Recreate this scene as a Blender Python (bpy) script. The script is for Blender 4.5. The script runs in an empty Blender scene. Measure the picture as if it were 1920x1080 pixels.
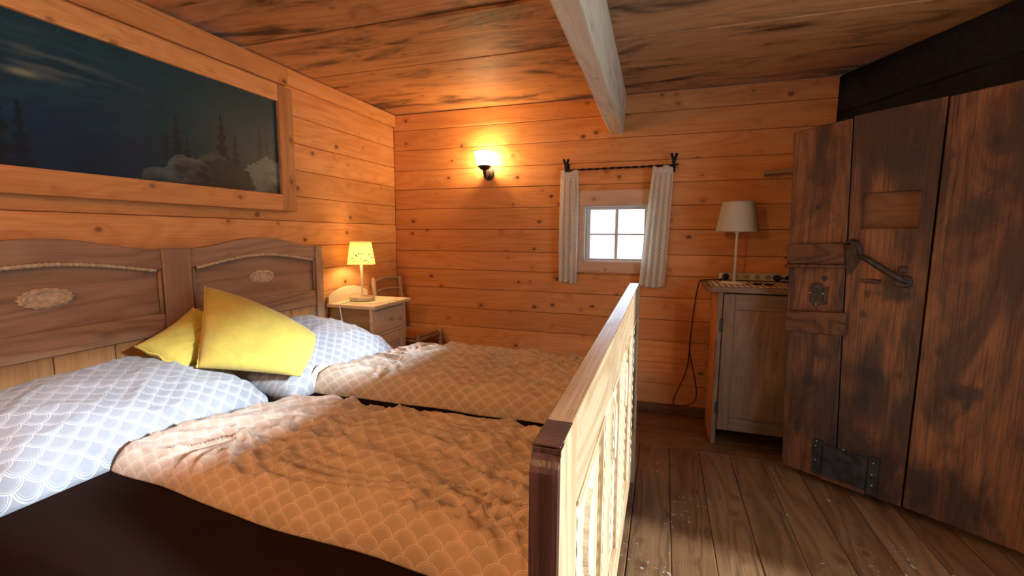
import bpy, bmesh, math, random
from mathutils import Vector, Matrix, Euler, noise as mn

random.seed(7)
SC = bpy.context.scene
COL = SC.collection
PI = math.pi

# ------------------------------------------------------------------ camera
cam = bpy.data.cameras.new('camera')
cam.sensor_fit = 'HORIZONTAL'; cam.sensor_width = 36.0
cam.lens = 850.0 / 1920.0 * 36.0
cam.clip_start = 0.02
camo = bpy.data.objects.new('camera', cam); COL.objects.link(camo)
yaw, pitch, roll = (math.radians(a) for a in (18.43, 6.71, 0.26))
fw = Vector((-math.sin(yaw)*math.cos(pitch), math.cos(yaw)*math.cos(pitch), -math.sin(pitch)))
rt = Vector((math.cos(yaw), math.sin(yaw), 0)); up = rt.cross(fw)
rt2 = rt*math.cos(roll) + up*math.sin(roll); up2 = rt2.cross(fw)
M = Matrix((rt2, up2, -fw)).transposed().to_4x4(); M.translation = Vector((0, 0, 1.2))
camo.matrix_world = M
SC.camera = camo

# ------------------------------------------------------------------ light
w = bpy.data.worlds.new('sky'); SC.world = w; w.use_nodes = True
bg = w.node_tree.nodes['Background']
bg.inputs[0].default_value = (0.64, 0.80, 1.0, 1); bg.inputs[1].default_value = 2.6

def sun(strength, direction, angle, color):
    l = bpy.data.lights.new('sun', 'SUN'); l.energy = strength; l.angle = math.radians(angle); l.color = color
    o = bpy.data.objects.new('sun', l); COL.objects.link(o); o.location = (4, 0, 3)
    o.rotation_euler = Vector(direction).to_track_quat('-Z', 'Y').to_euler()
sun(6.6, (-1, .21, -.36), 5, (0.80, 0.90, 1.0))

def portal(loc, rot, sx, sy):
    l = bpy.data.lights.new('sky_portal', 'AREA'); l.shape = 'RECTANGLE'; l.size = sx; l.size_y = sy
    l.cycles.is_portal = True
    o = bpy.data.objects.new('sky_portal', l); COL.objects.link(o); o.location = loc; o.rotation_euler = rot
portal((1.76, .70, 1.03), (0, PI/2, 0), 1.94, 1.7)
portal((-0.32, 3.30, 1.205), (-PI/2, 0, 0), .42, .38)

SC.view_settings.view_transform = 'Standard'; SC.view_settings.look = 'None'
SC.view_settings.exposure = 0.85; SC.view_settings.gamma = 1.0
SC.view_settings.use_curve_mapping = False

# ------------------------------------------------------------------ node helper
class NT:
    def __init__(s, name):
        s.mat = bpy.data.materials.new(name); s.mat.use_nodes = True
        s.t = s.mat.node_tree; s.t.nodes.clear()
        s.out = s.t.nodes.new('ShaderNodeOutputMaterial')
    def n(s, typ, ins=None, **props):
        nd = s.t.nodes.new('ShaderNode' + typ)
        for k, v in props.items(): setattr(nd, k, v)
        for k, v in (ins or {}).items(): s.set(nd.inputs[k], v)
        return nd
    def set(s, sock, v):
        if isinstance(v, bpy.types.NodeSocket): s.t.links.new(v, sock)
        elif isinstance(v, bpy.types.Node): s.t.links.new(v.outputs[0], sock)
        else:
            if hasattr(sock.default_value, '__len__') and len(sock.default_value) == 4 and len(v) == 3: v = (*v, 1)
            sock.default_value = v
    def m(s, op, a, b=None, c=None, clamp=False):
        nd = s.n('Math', operation=op); nd.use_clamp = clamp
        s.set(nd.inputs[0], a)
        if b is not None: s.set(nd.inputs[1], b)
        if c is not None: s.set(nd.inputs[2], c)
        return nd.outputs[0]
    def vm(s, op, a, b=None):
        nd = s.n('VectorMath', operation=op); s.set(nd.inputs[0], a)
        if b is not None: s.set(nd.inputs[1], b)
        return nd.outputs['Value'] if op in ('LENGTH', 'DISTANCE', 'DOT_PRODUCT') else nd.outputs[0]
    def mix(s, f, a, b, mode='MIX'):
        nd = s.n('Mix', data_type='RGBA', blend_type=mode)
        s.set(nd.inputs[0], f); s.set(nd.inputs[6], a); s.set(nd.inputs[7], b)
        return nd.outputs[2]
    def rng(s, v, a, b, c=0.0, d=1.0, smooth=True):
        nd = s.n('MapRange', interpolation_type='SMOOTHSTEP' if smooth else 'LINEAR')
        for i, x in enumerate((v, a, b, c, d)): s.set(nd.inputs[i], x)
        return nd.outputs[0]
    def noise(s, vec, scale, detail=3, rough=.5, dist=0.0):
        return s.n('TexNoise', {'Vector': vec, 'Scale': scale, 'Detail': detail, 'Roughness': rough, 'Distortion': dist}).outputs[0]
    def bsdf(s, color, rough=.6, normal=None, spec=.35, **kw):
        b = s.n('BsdfPrincipled', {'Base Color': color, 'Roughness': rough, 'Specular IOR Level': spec})
        if normal is not None: s.set(b.inputs['Normal'], normal)
        for k, v in kw.items(): s.set(b.inputs[k.replace('_', ' ')], v)
        s.t.links.new(b.outputs[0], s.out.inputs[0]); return b
    def bump(s, h, strength=.3, dist=.01):
        return s.n('Bump', {'Strength': strength, 'Distance': dist, 'Height': h}).outputs[0]

def wood(name, light, dark, axis, knotcol=(.12, .04, .014), knots=1.0, rings=.45, fibre=.35, rough=.55, var=.22,
         stain=None, blobs=(), bump=.25, spec=.3, fleck=None, ringscale=1.0):
    """grain along axis 0/1/2 of the world; every object shifts the pattern so that no two boards are alike"""
    t = NT(name)
    tc = t.n('TexCoord').outputs['Object']
    rnd = t.n('ObjectInfo').outputs['Random']
    off = t.vm('MULTIPLY', t.n('CombineXYZ', {0: rnd, 1: rnd, 2: rnd}), (37.1, 53.7, 71.3))
    p = t.vm('ADD', tc, off)
    def sc(al, ac):
        v = [ac, ac, ac]; v[axis] = al; return t.vm('MULTIPLY', p, tuple(v))
    vor = t.n('TexVoronoi', {'Vector': sc(7.0, 9.0), 'Scale': 1.0, 'Randomness': 1.0})
    kd = vor.outputs['Distance']
    kr = t.n('SeparateXYZ', {0: vor.outputs['Color']}).outputs[0]
    kn = t.m('MULTIPLY', t.m('MULTIPLY', t.rng(kd, .16, .07), t.rng(kr, .0, .8, .45, 1.0)), knots, clamp=True)
    halo = t.rng(kd, .42, .06)
    big = t.noise(sc(.55, 4.0), 1.0, 2, .5, .3)
    field = t.m('ADD', t.m('MULTIPLY', big, 20.0*ringscale), t.m('MULTIPLY', halo, 1.1*knots))
    ring = t.m('MULTIPLY_ADD', t.m('SINE', t.m('MULTIPLY', field, 4.0)), .5, .5)
    ring = t.m('POWER', ring, 1.6)
    fib = t.noise(sc(4.0, 190.0), 1.0, 3, .6)
    med = t.noise(sc(1.0, 14.0), 1.0, 3, .6)
    f = t.m('ADD', t.m('MULTIPLY', ring, rings), t.m('MULTIPLY', t.rng(fib, .35, .7), fibre))
    f = t.m('ADD', f, t.m('MULTIPLY', t.rng(med, .45, .75), .35), clamp=True)
    c = t.mix(f, light, dark)
    c = t.mix(t.m('MULTIPLY', halo, .35*min(1, knots)), c, dark)
    c = t.mix(t.m('MULTIPLY', kn, .85), c, knotcol)
    v = t.m('MULTIPLY_ADD', rnd, 2*var, 1-var)
    c = t.mix(1.0, c, t.n('CombineColor', {0: v, 1: t.m('POWER', v, 1.25), 2: t.m('POWER', v, 1.5)}).outputs[0], 'MULTIPLY')
    if stain:
        scol, lo, hi, al, ac = stain
        s1 = t.noise(sc(al, ac), 1.0, 5, .62, .6)
        s2 = t.noise(tc, 1.3, 2)
        sm = t.rng(t.m('ADD', t.m('MULTIPLY', s1, .75), t.m('MULTIPLY', s2, .25)), lo, hi)
        c = t.mix(t.m('MULTIPLY', sm, .9), c, scol)
    wob = t.noise(tc, 14.0, 4, .65)
    for (pos, rad, scl, colr, amt) in blobs:
        d = t.vm('LENGTH', t.vm('MULTIPLY', t.vm('SUBTRACT', tc, pos), scl))
        d = t.m('ADD', d, t.m('MULTIPLY', t.m('SUBTRACT', wob, .5), rad*1.6))
        c = t.mix(t.m('MULTIPLY', t.rng(d, rad, rad*.35), amt), c, colr)
    if fleck:
        fcol, dens = fleck
        fv = t.noise(p, 55.0, 4, .7); fm = t.noise(tc, 4.0, 3)
        c = t.mix(t.m('MULTIPLY', t.rng(fv, .61, .66), t.rng(fm, dens, dens+.1)), c, fcol)
    t.bsdf(c, rough, t.bump(t.m('ADD', fib, t.m('MULTIPLY', ring, .5)), bump, .004), spec)
    return t.mat

def plain(name, col, rough=.5, metal=0.0, noise_amt=.25, scale=30, bump=.1, spec=.4):
    t = NT(name); tc = t.n('TexCoord').outputs['Object']
    nz = t.noise(tc, scale, 4, .6)
    c = t.mix(t.rng(nz, .3, .75), tuple(x*(1-noise_amt) for x in col), tuple(min(1, x*(1+noise_amt)) for x in col))
    t.bsdf(c, rough, t.bump(nz, bump, .004), spec, Metallic=metal)
    return t.mat

def fabric(name, col, weave=900, bump=.25, amt=.12):
    t = NT(name); tc = t.n('TexCoord').outputs['Object']
    nz = t.noise(tc, weave, 2); big = t.noise(tc, 9, 4, .6)
    c = t.mix(t.rng(big, .3, .7), tuple(x*(1-amt) for x in col), tuple(min(1, x*(1+amt)) for x in col))
    t.bsdf(c, .9, t.bump(t.m('ADD', nz, t.m('MULTIPLY', big, 2.5)), bump, .004), .15, Sheen_Weight=.25)
    return t.mat

def scallop(name, base, line, size, rot=0.0, bump=.35):
    """cotton printed with overlapping fan scales, drawn on the UV map (UV in metres)"""
    t = NT(name)
    uv = t.n('TexCoord').outputs['UV']
    tc = t.n('TexCoord').outputs['Object']
    uv = t.n('Mapping', {'Vector': uv, 'Rotation': (0, 0, rot), 'Scale': (1/size, 1/size, 1)}).outputs[0]
    sx = t.n('SeparateXYZ', {0: uv})
    u, v = sx.outputs[0], sx.outputs[1]
    j = t.m('FLOOR', t.m('MULTIPLY', v, 2.0))
    fv = t.m('SUBTRACT', v, t.m('MULTIPLY', j, .5))
    sh = t.m('MULTIPLY', t.m('FLOORED_MODULO', j, 2.0), .5)
    def dist(shift, dv):
        fu = t.m('SUBTRACT', t.m('FRACT', t.m('ADD', u, shift)), .5)
        return t.m('SQRT', t.m('ADD', t.m('MULTIPLY', fu, fu), t.m('MULTIPLY', dv, dv)))
    d0 = dist(sh, fv)
    d1 = dist(t.m('ADD', sh, .5), t.m('SUBTRACT', fv, .5))
    inside = t.m('LESS_THAN', d0, .5)
    d = t.m('ADD', t.m('MULTIPLY', inside, d0), t.m('MULTIPLY', t.m('SUBTRACT', 1.0, inside), d1))
    ln = 0.0
    def band(c, wd): return t.rng(t.m('ABSOLUTE', t.m('SUBTRACT', d, c)), wd, wd*.45)
    ln = t.m('MAXIMUM', band(.475, .04), t.m('MULTIPLY', band(.385, .028), .75))
    ln = t.m('MAXIMUM', ln, t.m('MULTIPLY', band(.30, .02), .35))
    big = t.noise(tc, 7, 4, .6)
    b = t.mix(t.rng(big, .3, .7), tuple(x*.9 for x in base), tuple(min(1, x*1.08) for x in base))
    c = t.mix(t.m('MULTIPLY', ln, .8), b, line)
    wr = t.noise(t.vm('MULTIPLY', tc, (9, 26, 12)), 1.0, 5, .6, .8)
    nz = t.noise(tc, 700, 1)
    t.bsdf(c, .9, t.bump(t.m('ADD', t.m('MULTIPLY', wr, 4.0), nz), bump, .006), .12, Sheen_Weight=.2)
    return t.mat

# ------------------------------------------------------------------ mesh helpers
def tag(o, label=None, cat=None, group=None, kind=None):
    if label: o['label'] = label
    if cat: o['category'] = cat
    if group: o['group'] = group
    if kind: o['kind'] = kind
    return o

def root(name, loc, label=None, cat=None, group=None, kind=None):
    o = bpy.data.objects.new(name, None); COL.objects.link(o); o.location = loc
    o.empty_display_size = .05
    return tag(o, label, cat, group, kind)

def link(name, me, mat, parent=None, smooth=False):
    o = bpy.data.objects.new(name, me); COL.objects.link(o)
    if mat is not None: me.materials.append(mat)
    if smooth:
        for p in me.polygons: p.use_smooth = True
    if parent is not None:
        o.parent = parent
        o.matrix_parent_inverse = Matrix.Translation(-Vector(parent.location)) if parent.type == 'EMPTY' else Matrix()
    return o

class MB:
    """collects shapes in world coordinates into one mesh"""
    def __init__(s): s.v, s.f = [], []
    def add(s, vs, fs):
        k = len(s.v); s.v += [tuple(x) for x in vs]; s.f += [tuple(i+k for i in q) for q in fs]; return s
    def box(s, x0, x1, y0, y1, z0, z1):
        return s.hexa([(x0,y0,z0),(x1,y0,z0),(x1,y1,z0),(x0,y1,z0),(x0,y0,z1),(x1,y0,z1),(x1,y1,z1),(x0,y1,z1)])
    def hexa(s, p): return s.add(p, [(0,3,2,1),(4,5,6,7),(0,1,5,4),(1,2,6,5),(2,3,7,6),(3,0,4,7)])
    def prism(s, poly, vec):
        n = len(poly); a = [Vector(q) for q in poly]; b = [q+Vector(vec) for q in a]
        return s.add(a+b, [tuple(range(n))[::-1], tuple(range(n, 2*n))] + [(i, (i+1) % n, n+(i+1) % n, n+i) for i in range(n)])
    def tube(s, pts, r, seg=10, caps=True, ph=0.0):
        pts = [Vector(q) for q in pts]; n = len(pts)
        rad = r if hasattr(r, '__len__') else [r]*n
        t0 = (pts[1]-pts[0]).normalized()
        nrm = t0.orthogonal().normalized()
        vs = []
        for i in range(n):
            t = (pts[min(i+1, n-1)]-pts[max(i-1, 0)]).normalized()
            nrm = (nrm - t*nrm.dot(t)).normalized(); bi = t.cross(nrm)
            for k in range(seg):
                a = 2*PI*k/seg+ph
                vs.append(pts[i]+(nrm*math.cos(a)+bi*math.sin(a))*rad[i])
        fs = [(i*seg+k, i*seg+(k+1) % seg, (i+1)*seg+(k+1) % seg, (i+1)*seg+k) for i in range(n-1) for k in range(seg)]
        if caps: fs += [tuple(range(seg))[::-1], tuple((n-1)*seg+k for k in range(seg))]
        return s.add(vs, fs)
    def lathe(s, c, prof, seg=32, closed=True):
        """prof: (radius, z) pairs from bottom to top, around the vertical through c"""
        vs = [(c[0]+r*math.cos(2*PI*k/seg), c[1]+r*math.sin(2*PI*k/seg), c[2]+z) for r, z in prof for k in range(seg)]
        n = len(prof)
        fs = [(i*seg+k, i*seg+(k+1) % seg, (i+1)*seg+(k+1) % seg, (i+1)*seg+k) for i in range(n-1) for k in range(seg)]
        if closed: fs += [tuple(range(seg))[::-1], tuple((n-1)*seg+k for k in range(seg))]
        return s.add(vs, fs)
    def build(s, name, mat, parent=None, bevel=0.0, segs=1, smooth=False, fn=None):
        vs = [fn(Vector(q)) for q in s.v] if fn else s.v
        me = bpy.data.meshes.new(name); me.from_pydata([tuple(q) for q in vs], [], s.f)
        bm = bmesh.new(); bm.from_mesh(me)
        bmesh.ops.recalc_face_normals(bm, faces=bm.faces)
        if bevel:
            bmesh.ops.bevel(bm, geom=[e for e in bm.edges if len(e.link_faces) == 2 and e.calc_face_angle(0) > .6],
                            offset=bevel, segments=segs, profile=.6, affect='EDGES', clamp_overlap=True)
        bm.to_mesh(me); bm.free(); me.update()
        return link(name, me, mat, parent, smooth)

def box(name, b, mat, parent=None, bevel=.003, segs=1, fn=None):
    return MB().box(*b).build(name, mat, parent, bevel, segs, False, fn)

# ------------------------------------------------------------------ materials
BLACKISH = (.012, .010, .012)
M_pine_x = wood('pine board lengthwise', (.72, .335, .115), (.52, .19, .05), 0, rings=.32, var=.12)
M_pine_y = wood('pine board sidewall', (.74, .37, .13), (.54, .215, .055), 1, rings=.32, var=.12)
M_pine_z = wood('pine upright', (.64, .34, .13), (.42, .17, .05), 2, rings=.4)
M_ceil = wood('smoke stained ceiling board', (.62, .31, .12), (.38, .17, .058), 0, knots=.6, rings=.3, rough=.6, var=.15,
              stain=((.030, .014, .008), .47, .63, 1.7, 6.0))
M_beam = wood('weathered beam', (.86, .72, .50), (.60, .46, .28), 1, knots=.5, rings=.3, rough=.7, var=.05,
              stain=((.34, .23, .13), .52, .78, 2.0, 9.0))
M_floor_y = wood('worn floor board', (.26, .138, .062), (.125, .058, .025), 1, knots=.8, rings=.5, rough=.36, var=.2, spec=.5,
                 fleck=((.62, .57, .5), .52), stain=((.06, .032, .018), .55, .72, 1.0, 6.0))
M_floor_x = wood('worn floor cross board', (.23, .11, .045), (.11, .05, .02), 0, knots=.8, rings=.5, rough=.4, var=.2, spec=.45,
                 fleck=((.55, .5, .43), .62), stain=((.05, .03, .018), .55, .72, 1.0, 6.0))
M_head_y = wood('grey brown spruce rail', (.40, .255, .16), (.25, .15, .09), 1, knots=.3, rings=.55, rough=.5, var=.08)
M_head_z = wood('grey brown spruce post', (.40, .255, .16), (.25, .15, .09), 2, knots=.3, rings=.4, rough=.5, var=.08)
M_slat_z = wood('honey slat', (.46, .25, .10), (.30, .14, .05), 2, knots=.3, rings=.4, rough=.5, var=.12)
M_carve = plain('pale carved wood', (.56, .44, .28), .6, 0, .25, 60, .3)
M_foot_z = wood('honey footboard upright', (.60, .42, .24), (.40, .24, .11), 2, knots=.2, rings=.5, rough=.42, var=.08, spec=.45)
M_foot_cap = wood('glossy brown cap', (.36, .20, .10), (.20, .10, .045), 1, knots=.2, rings=.6, rough=.22, var=.05, spec=.6)
M_foot_y = wood('honey footboard rail', (.60, .42, .24), (.40, .24, .11), 1, knots=.2, rings=.5, rough=.30, var=.08, spec=.6)
M_footpanel = wood('pale footboard panel', (.66, .50, .31), (.50, .33, .17), 2, knots=.2, rings=.5, rough=.42, var=.06)
M_redend = wood('red brown stained end', (.060, .022, .014), (.024, .009, .006), 2, knots=0, rings=.7, rough=.38, var=.02, spec=.5)
M_wall_shade = wood('board with shade painted in', (.012, .012, .018), (.006, .006, .009), 0, knots=.2, rough=.75, var=.1, spec=.1)  # the open door's shade on the wall is put into this colour
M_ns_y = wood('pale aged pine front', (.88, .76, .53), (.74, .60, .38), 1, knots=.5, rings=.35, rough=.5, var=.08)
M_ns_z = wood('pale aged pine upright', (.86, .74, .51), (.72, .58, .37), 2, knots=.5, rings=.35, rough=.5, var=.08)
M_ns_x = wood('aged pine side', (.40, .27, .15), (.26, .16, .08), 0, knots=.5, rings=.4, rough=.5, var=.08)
M_chair = wood('turned brown chair wood', (.46, .29, .17), (.28, .16, .085), 2, knots=.1, rings=.3, rough=.4, var=.1)
M_cab_z = wood('worn cabinet upright', (.21, .115, .055), (.12, .06, .028), 2, knots=.6, rings=.3, rough=.45, var=.1, spec=.45,
               stain=((.30, .20, .12), .56, .7, 2.0, 6.0))
M_cab_x = wood('worn cabinet rail', (.21, .125, .066), (.12, .065, .034), 0, knots=.4, rings=.3, rough=.45, var=.1, spec=.45)
M_cab_side = wood('orange cabinet side', (.62, .27, .10), (.42, .15, .05), 2, knots=.5, rings=.3, rough=.5, var=.05)
M_iron = plain('black wrought iron', (.016, .014, .015), .45, .6, .3, 60, .4)
M_rust = plain('dark rusty iron', (.055, .042, .036), .55, .55, .4, 50, .5)
M_steelblue = plain('blackened sheet iron', (.030, .031, .038), .55, .4, .5, 25, .3)
M_zinc = plain('bright nail head', (.55, .53, .5), .35, .9, .1)
M_white = plain('white enamel', (.78, .74, .66), .35, 0, .05)
M_strip = plain('grey white plastic', (.60, .57, .52), .4, 0, .08)
M_dark = plain('black plastic', (.012, .011, .012), .45, 0, .1)
M_nickel = plain('brushed nickel', (.62, .56, .46), .3, .8, .1)
M_wht_frame = wood('white painted window wood', (.68, .64, .58), (.52, .48, .44), 2, knots=.3, rings=.2, rough=.5, var=.05)
M_casing = wood('pink grey window casing', (.64, .43, .29), (.50, .31, .19), 0, knots=.6, rings=.3, rough=.5, var=.06)
M_plaster = plain('dark timber shell', (.10, .055, .03), .8, 0, .2, 8)
M_yellow = fabric('mustard cotton', (.60, .48, .095))
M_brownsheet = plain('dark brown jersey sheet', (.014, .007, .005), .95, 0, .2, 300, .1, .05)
M_duvet = scallop('taupe fan print cotton', (.60, .50, .395), (.86, .78, .68), .062, rot=0)
M_pillow = scallop('fan print cotton with daylight tint', (.29, .295, .32), (.54, .54, .55), .062, rot=PI/2)  # same cotton as the duvets, cool daylight put into the base colour
M_doily = fabric('cream crocheted cotton', (.74, .66, .42), 300)

def glass_mat():
    t = NT('window glass')
    tr = t.n('BsdfTransparent', {'Color': (.97, .99, 1, 1)}); gl = t.n('BsdfGlossy', {'Color': (1, 1, 1, 1), 'Roughness': .03})
    mx = t.n('MixShader', {0: .06, 1: tr, 2: gl}); t.t.links.new(mx.outputs[0], t.out.inputs[0]); return t.mat
M_glass = glass_mat()
def frosted():
    t = NT('lantern glass')
    tr = t.n('BsdfTransparent', {'Color': (1, .96, .88, 1)}); tl = t.n('BsdfTranslucent', {'Color': (.95, .9, .8, 1)})
    mx = t.n('MixShader', {0: .7, 1: tr, 2: tl}); t.t.links.new(mx.outputs[0], t.out.inputs[0]); return t.mat
M_lantern = frosted()
def emit(name, col, st):
    t = NT(name); e = t.n('Emission', {'Color': col, 'Strength': st}); t.t.links.new(e.outputs[0], t.out.inputs[0]); return t.mat
M_bulb = emit('lit warm bulb', (1.0, .70, .37), 3300.0)
M_bulb2 = emit('lit small bulb', (1.0, .74, .42), 125.0)
def shade_mat(name, col, trans):
    t = NT(name); tc = t.n('TexCoord').outputs['Object']; nz = t.noise(tc, 350, 2)
    c = t.mix(t.rng(nz, .3, .7), tuple(x*.9 for x in col), col)
    d = t.n('BsdfDiffuse', {'Color': c}); tl = t.n('BsdfTranslucent', {'Color': c})
    mx = t.n('MixShader', {0: trans, 1: d, 2: tl}); t.t.links.new(mx.outputs[0], t.out.inputs[0]); return t.mat
M_shade_lit = shade_mat('cream paper shade', (.88, .76, .46), .45)
M_shade = shade_mat('pale linen shade', (.66, .60, .48), .3)
def curtain_mat():
    t = NT('cream dotted curtain cotton')
    uv = t.n('TexCoord').outputs['UV']
    q = t.n('Mapping', {'Vector': uv, 'Scale': (48, 48, 1), 'Rotation': (0, 0, .785)}).outputs[0]
    fr = t.vm('SUBTRACT', t.vm('FRACTION', q), (.5, .5, 0))
    s = t.n('SeparateXYZ', {0: fr}); L = t.m('SQRT', t.m('ADD', t.m('MULTIPLY', s.outputs[0], s.outputs[0]), t.m('MULTIPLY', s.outputs[1], s.outputs[1])))
    dot = t.rng(L, .24, .17)
    c = t.mix(t.m('MULTIPLY', dot, .7), (.93, .90, .80), (.50, .48, .45))
    d = t.n('BsdfDiffuse', {'Color': c}); tl = t.n('BsdfTranslucent', {'Color': c})
    mx = t.n('MixShader', {0: .5, 1: d, 2: tl}); t.t.links.new(mx.outputs[0], t.out.inputs[0]); return t.mat
M_curtain = curtain_mat()
def striped():
    t = NT('striped runner cloth'); tc = t.n('TexCoord').outputs['Object']
    s = t.n('SeparateXYZ', {0: tc}); f = t.m('FRACT', t.m('MULTIPLY', s.outputs[0], 32.0))
    c = t.mix(t.rng(f, .45, .55), (.74, .66, .54), (.42, .16, .08)); t.bsdf(c, .9); return t.mat
M_stripe = striped()
# the old door: sooty patches and hand-wear round latch, hatch and flap
D0 = Vector((0.622, 2.547, 0.0)); DD = Vector((0.827, -0.562, 0)); DN = Vector((-.562, -.827, 0))
def dpos(s, z, n=0.0): return D0+DD*s+DN*n+Vector((0, 0, z))
def db(s, z, r, amt, scl=(1, 1, 1), col=(.018, .012, .012)): return (tuple(dpos(s, z)), r, scl, col, amt)
M_door = wood('old dark door board', (.28, .118, .048), (.075, .028, .013), 2, knotcol=(.02, .01, .008), knots=.7, rings=.32, fibre=.6, rough=.5,
              var=.12, bump=.6, spec=.35, ringscale=.8,
              stain=((.030, .015, .012), .44, .60, 1.6, 5.0),
              blobs=[db(.30, .14, .22, .9), db(.05, 1.10, .09, .7), db(.38, .98, .08, .85), db(.32, 1.52, .16, .6, (1, 1, 1.8)),
                     db(.08, 1.5, .10, .55), db(.33, .58, .08, .8, (1, 1, 1.8)), db(.62, .58, .09, .8, (1, 1, 1.6)), db(.30, .46, .06, .8),
                     db(.60, 1.28, .09, .7), db(.74, 1.62, .17, .5), db(.6, .12, .16, .5), db(.13, .64, .05, .7), db(.09, .50, .045, .7)])
M_door_bat = wood('old dark door batten', (.15, .065, .033), (.05, .022, .013), 0, knots=.3, rings=.6, rough=.5, var=.1, bump=.6)

# ------------------------------------------------------------------ setting
WZ = 2.11
# back wall: backing with the window opening, horizontal boards in front of it
OX0, OX1, OZ0, OZ1 = -.530, -.108, 1.018, 1.398
wb = MB()
wb.box(-2.06, OX0, 3.18, 3.34, 0, WZ); wb.box(OX1, .97, 3.18, 3.34, 0, WZ)
wb.box(OX0, OX1, 3.18, 3.34, 0, OZ0); wb.box(OX0, OX1, 3.18, 3.34, OZ1, WZ)
wall_back = tag(wb.build('wall_back', M_plaster), 'orange pine board wall with a small window', kind='structure')
zj = [0.0, .045, .197, .345, .493, .638, .789, .932, 1.073, 1.238, 1.393, 1.542, 1.686, 1.840, 1.989, WZ]
for a, b in zip(zj[:-1], zj[1:]):
    if b - a < .06: pass
    spans = [(-2.03, .915)]
    if b > OZ0 and a < OZ1: spans = [(-2.03, OX0), (OX1, .915)]
    for x0, x1 in spans:
        z0, z1 = a, b
        dy = random.uniform(-.0015, .0015)
        box('plank', (x0, x1, 3.158+dy, 3.18, z0+.001, z1-.001), M_pine_x, wall_back, .0035)
    if b > OZ0 and a < OZ1:                      # cut pieces above and below the opening
        if a < OZ0 - .01: box('plank', (OX0, OX1, 3.158, 3.18, a+.001, OZ0), M_pine_x, wall_back, .002)
        if b > OZ1 + .01: box('plank', (OX0, OX1, 3.158, 3.18, OZ1, b-.001), M_pine_x, wall_back, .002)
# left wall
wl = MB().box(-2.16, -2.05, -1.1, 3.34, 0, WZ).build('wall_left', M_plaster)
tag(wl, 'golden pine board wall behind the bed', kind='structure')
zj2 = [0.0, .075, .227, .378, .528, .682, .835, .985, 1.130, 1.272, 1.415, 1.565, 1.715, 1.865, 2.020, WZ]
for a, b in zip(zj2[:-1], zj2[1:]):
    dx = random.uniform(-.0015, .0015)
    box('plank', (-2.05, -2.028+dx, -1.0, 3.158, a+.001, b-.001), M_pine_y, wl, .0035)
# right: timber wall with shade painted in, angled behind the door, then the window wall beside the camera
A, B = Vector((.907, 3.18, 0)), Vector((1.50, 1.80, 0))
dirw = (B-A).normalized(); nout = Vector((-dirw.y, dirw.x, 0))
if nout.x < 0: nout = -nout
def diag(s0, s1, t0, t1, z0, z1):
    P = lambda s, t, z: A+dirw*s+nout*t+Vector((0, 0, z))
    return [P(s0,t0,z0),P(s1,t0,z0),P(s1,t1,z0),P(s0,t1,z0),P(s0,t0,z1),P(s1,t0,z1),P(s1,t1,z1),P(s0,t1,z1)]
Lw = (B-A).length
wr = tag(MB().hexa(diag(-.05, Lw, .03, .16, 0, WZ)).build('wall_right', M_wall_shade), 'timber wall behind the open door, its shade painted in black', kind='structure')
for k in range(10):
    MB().hexa(diag(0, Lw, 0, .03, k*.211+.002, (k+1)*.211-.002)).build('plank', M_wall_shade, wr, .004)
WY0, WY1, WZ0, WZ1 = -.15, 1.55, .06, 2.00
ww = MB()
ww.box(1.50, 1.78, WY1, 1.95, 0, WZ); ww.box(1.50, 1.78, -1.1, WY0, 0, WZ)
ww.box(1.50, 1.78, WY0, WY1, 0, WZ0); ww.box(1.50, 1.78, WY0, WY1, WZ1, WZ)
wall_win = tag(ww.build('wall_right_near', M_pine_y), 'thick pine wall with a large window', kind='structure')
wn = tag(MB().box(-2.16, 1.78, -1.2, -1.0, 0, WZ).build('wall_near', M_pine_x), 'pine wall behind the viewer', kind='structure')
# ceiling
cl = tag(MB().box(-2.16, 1.78, -1.2, 3.34, WZ+.03, WZ+.10).build('ceiling', M_plaster), 'smoke stained board ceiling', kind='structure')
cj = [-1.1, -.72, -.30, .12, .55, 1.0, 1.44, 1.835, 2.29, 2.74, 3.18]
for i, (a, b) in enumerate(zip(cj[:-1], cj[1:])):
    dz = .014 if i == 6 else (.004 if i % 2 else 0)
    box('plank', (-2.05, 1.60, a+.0015, b-(.012 if i == 6 else .0015), WZ+dz, WZ+.035), M_ceil, cl, .003)
bm_ = MB()
ns = 14
for sgn in (0,):
    vs, fs = [], []
    for i in range(ns+1):
        y = -1.0 + 4.16*i/ns; xo = -.372+.030*(3.16-y)/1.8*1.0
        wv = [mn.noise(Vector((y*1.7, k*3.3, 0)))*.006 for k in range(4)]
        vs += [(xo+wv[0], y, 1.866+wv[1]), (xo+.088+wv[2], y, 1.866+wv[3]), (xo+.10, y, WZ+.01), (xo-.006, y, WZ+.01)]
    for i in range(ns):
        for k in range(4): fs.append((i*4+k, i*4+(k+1) % 4, i*4+4+(k+1) % 4, i*4+4+k))
    fs += [(0, 1, 2, 3), tuple(ns*4+k for k in (3, 2, 1, 0))]
    bm_.add(vs, fs)
tag(bm_.build('ceiling_beam', M_beam, None, .008, 2), 'pale rough-hewn wooden beam under the board ceiling', 'beam')
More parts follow.
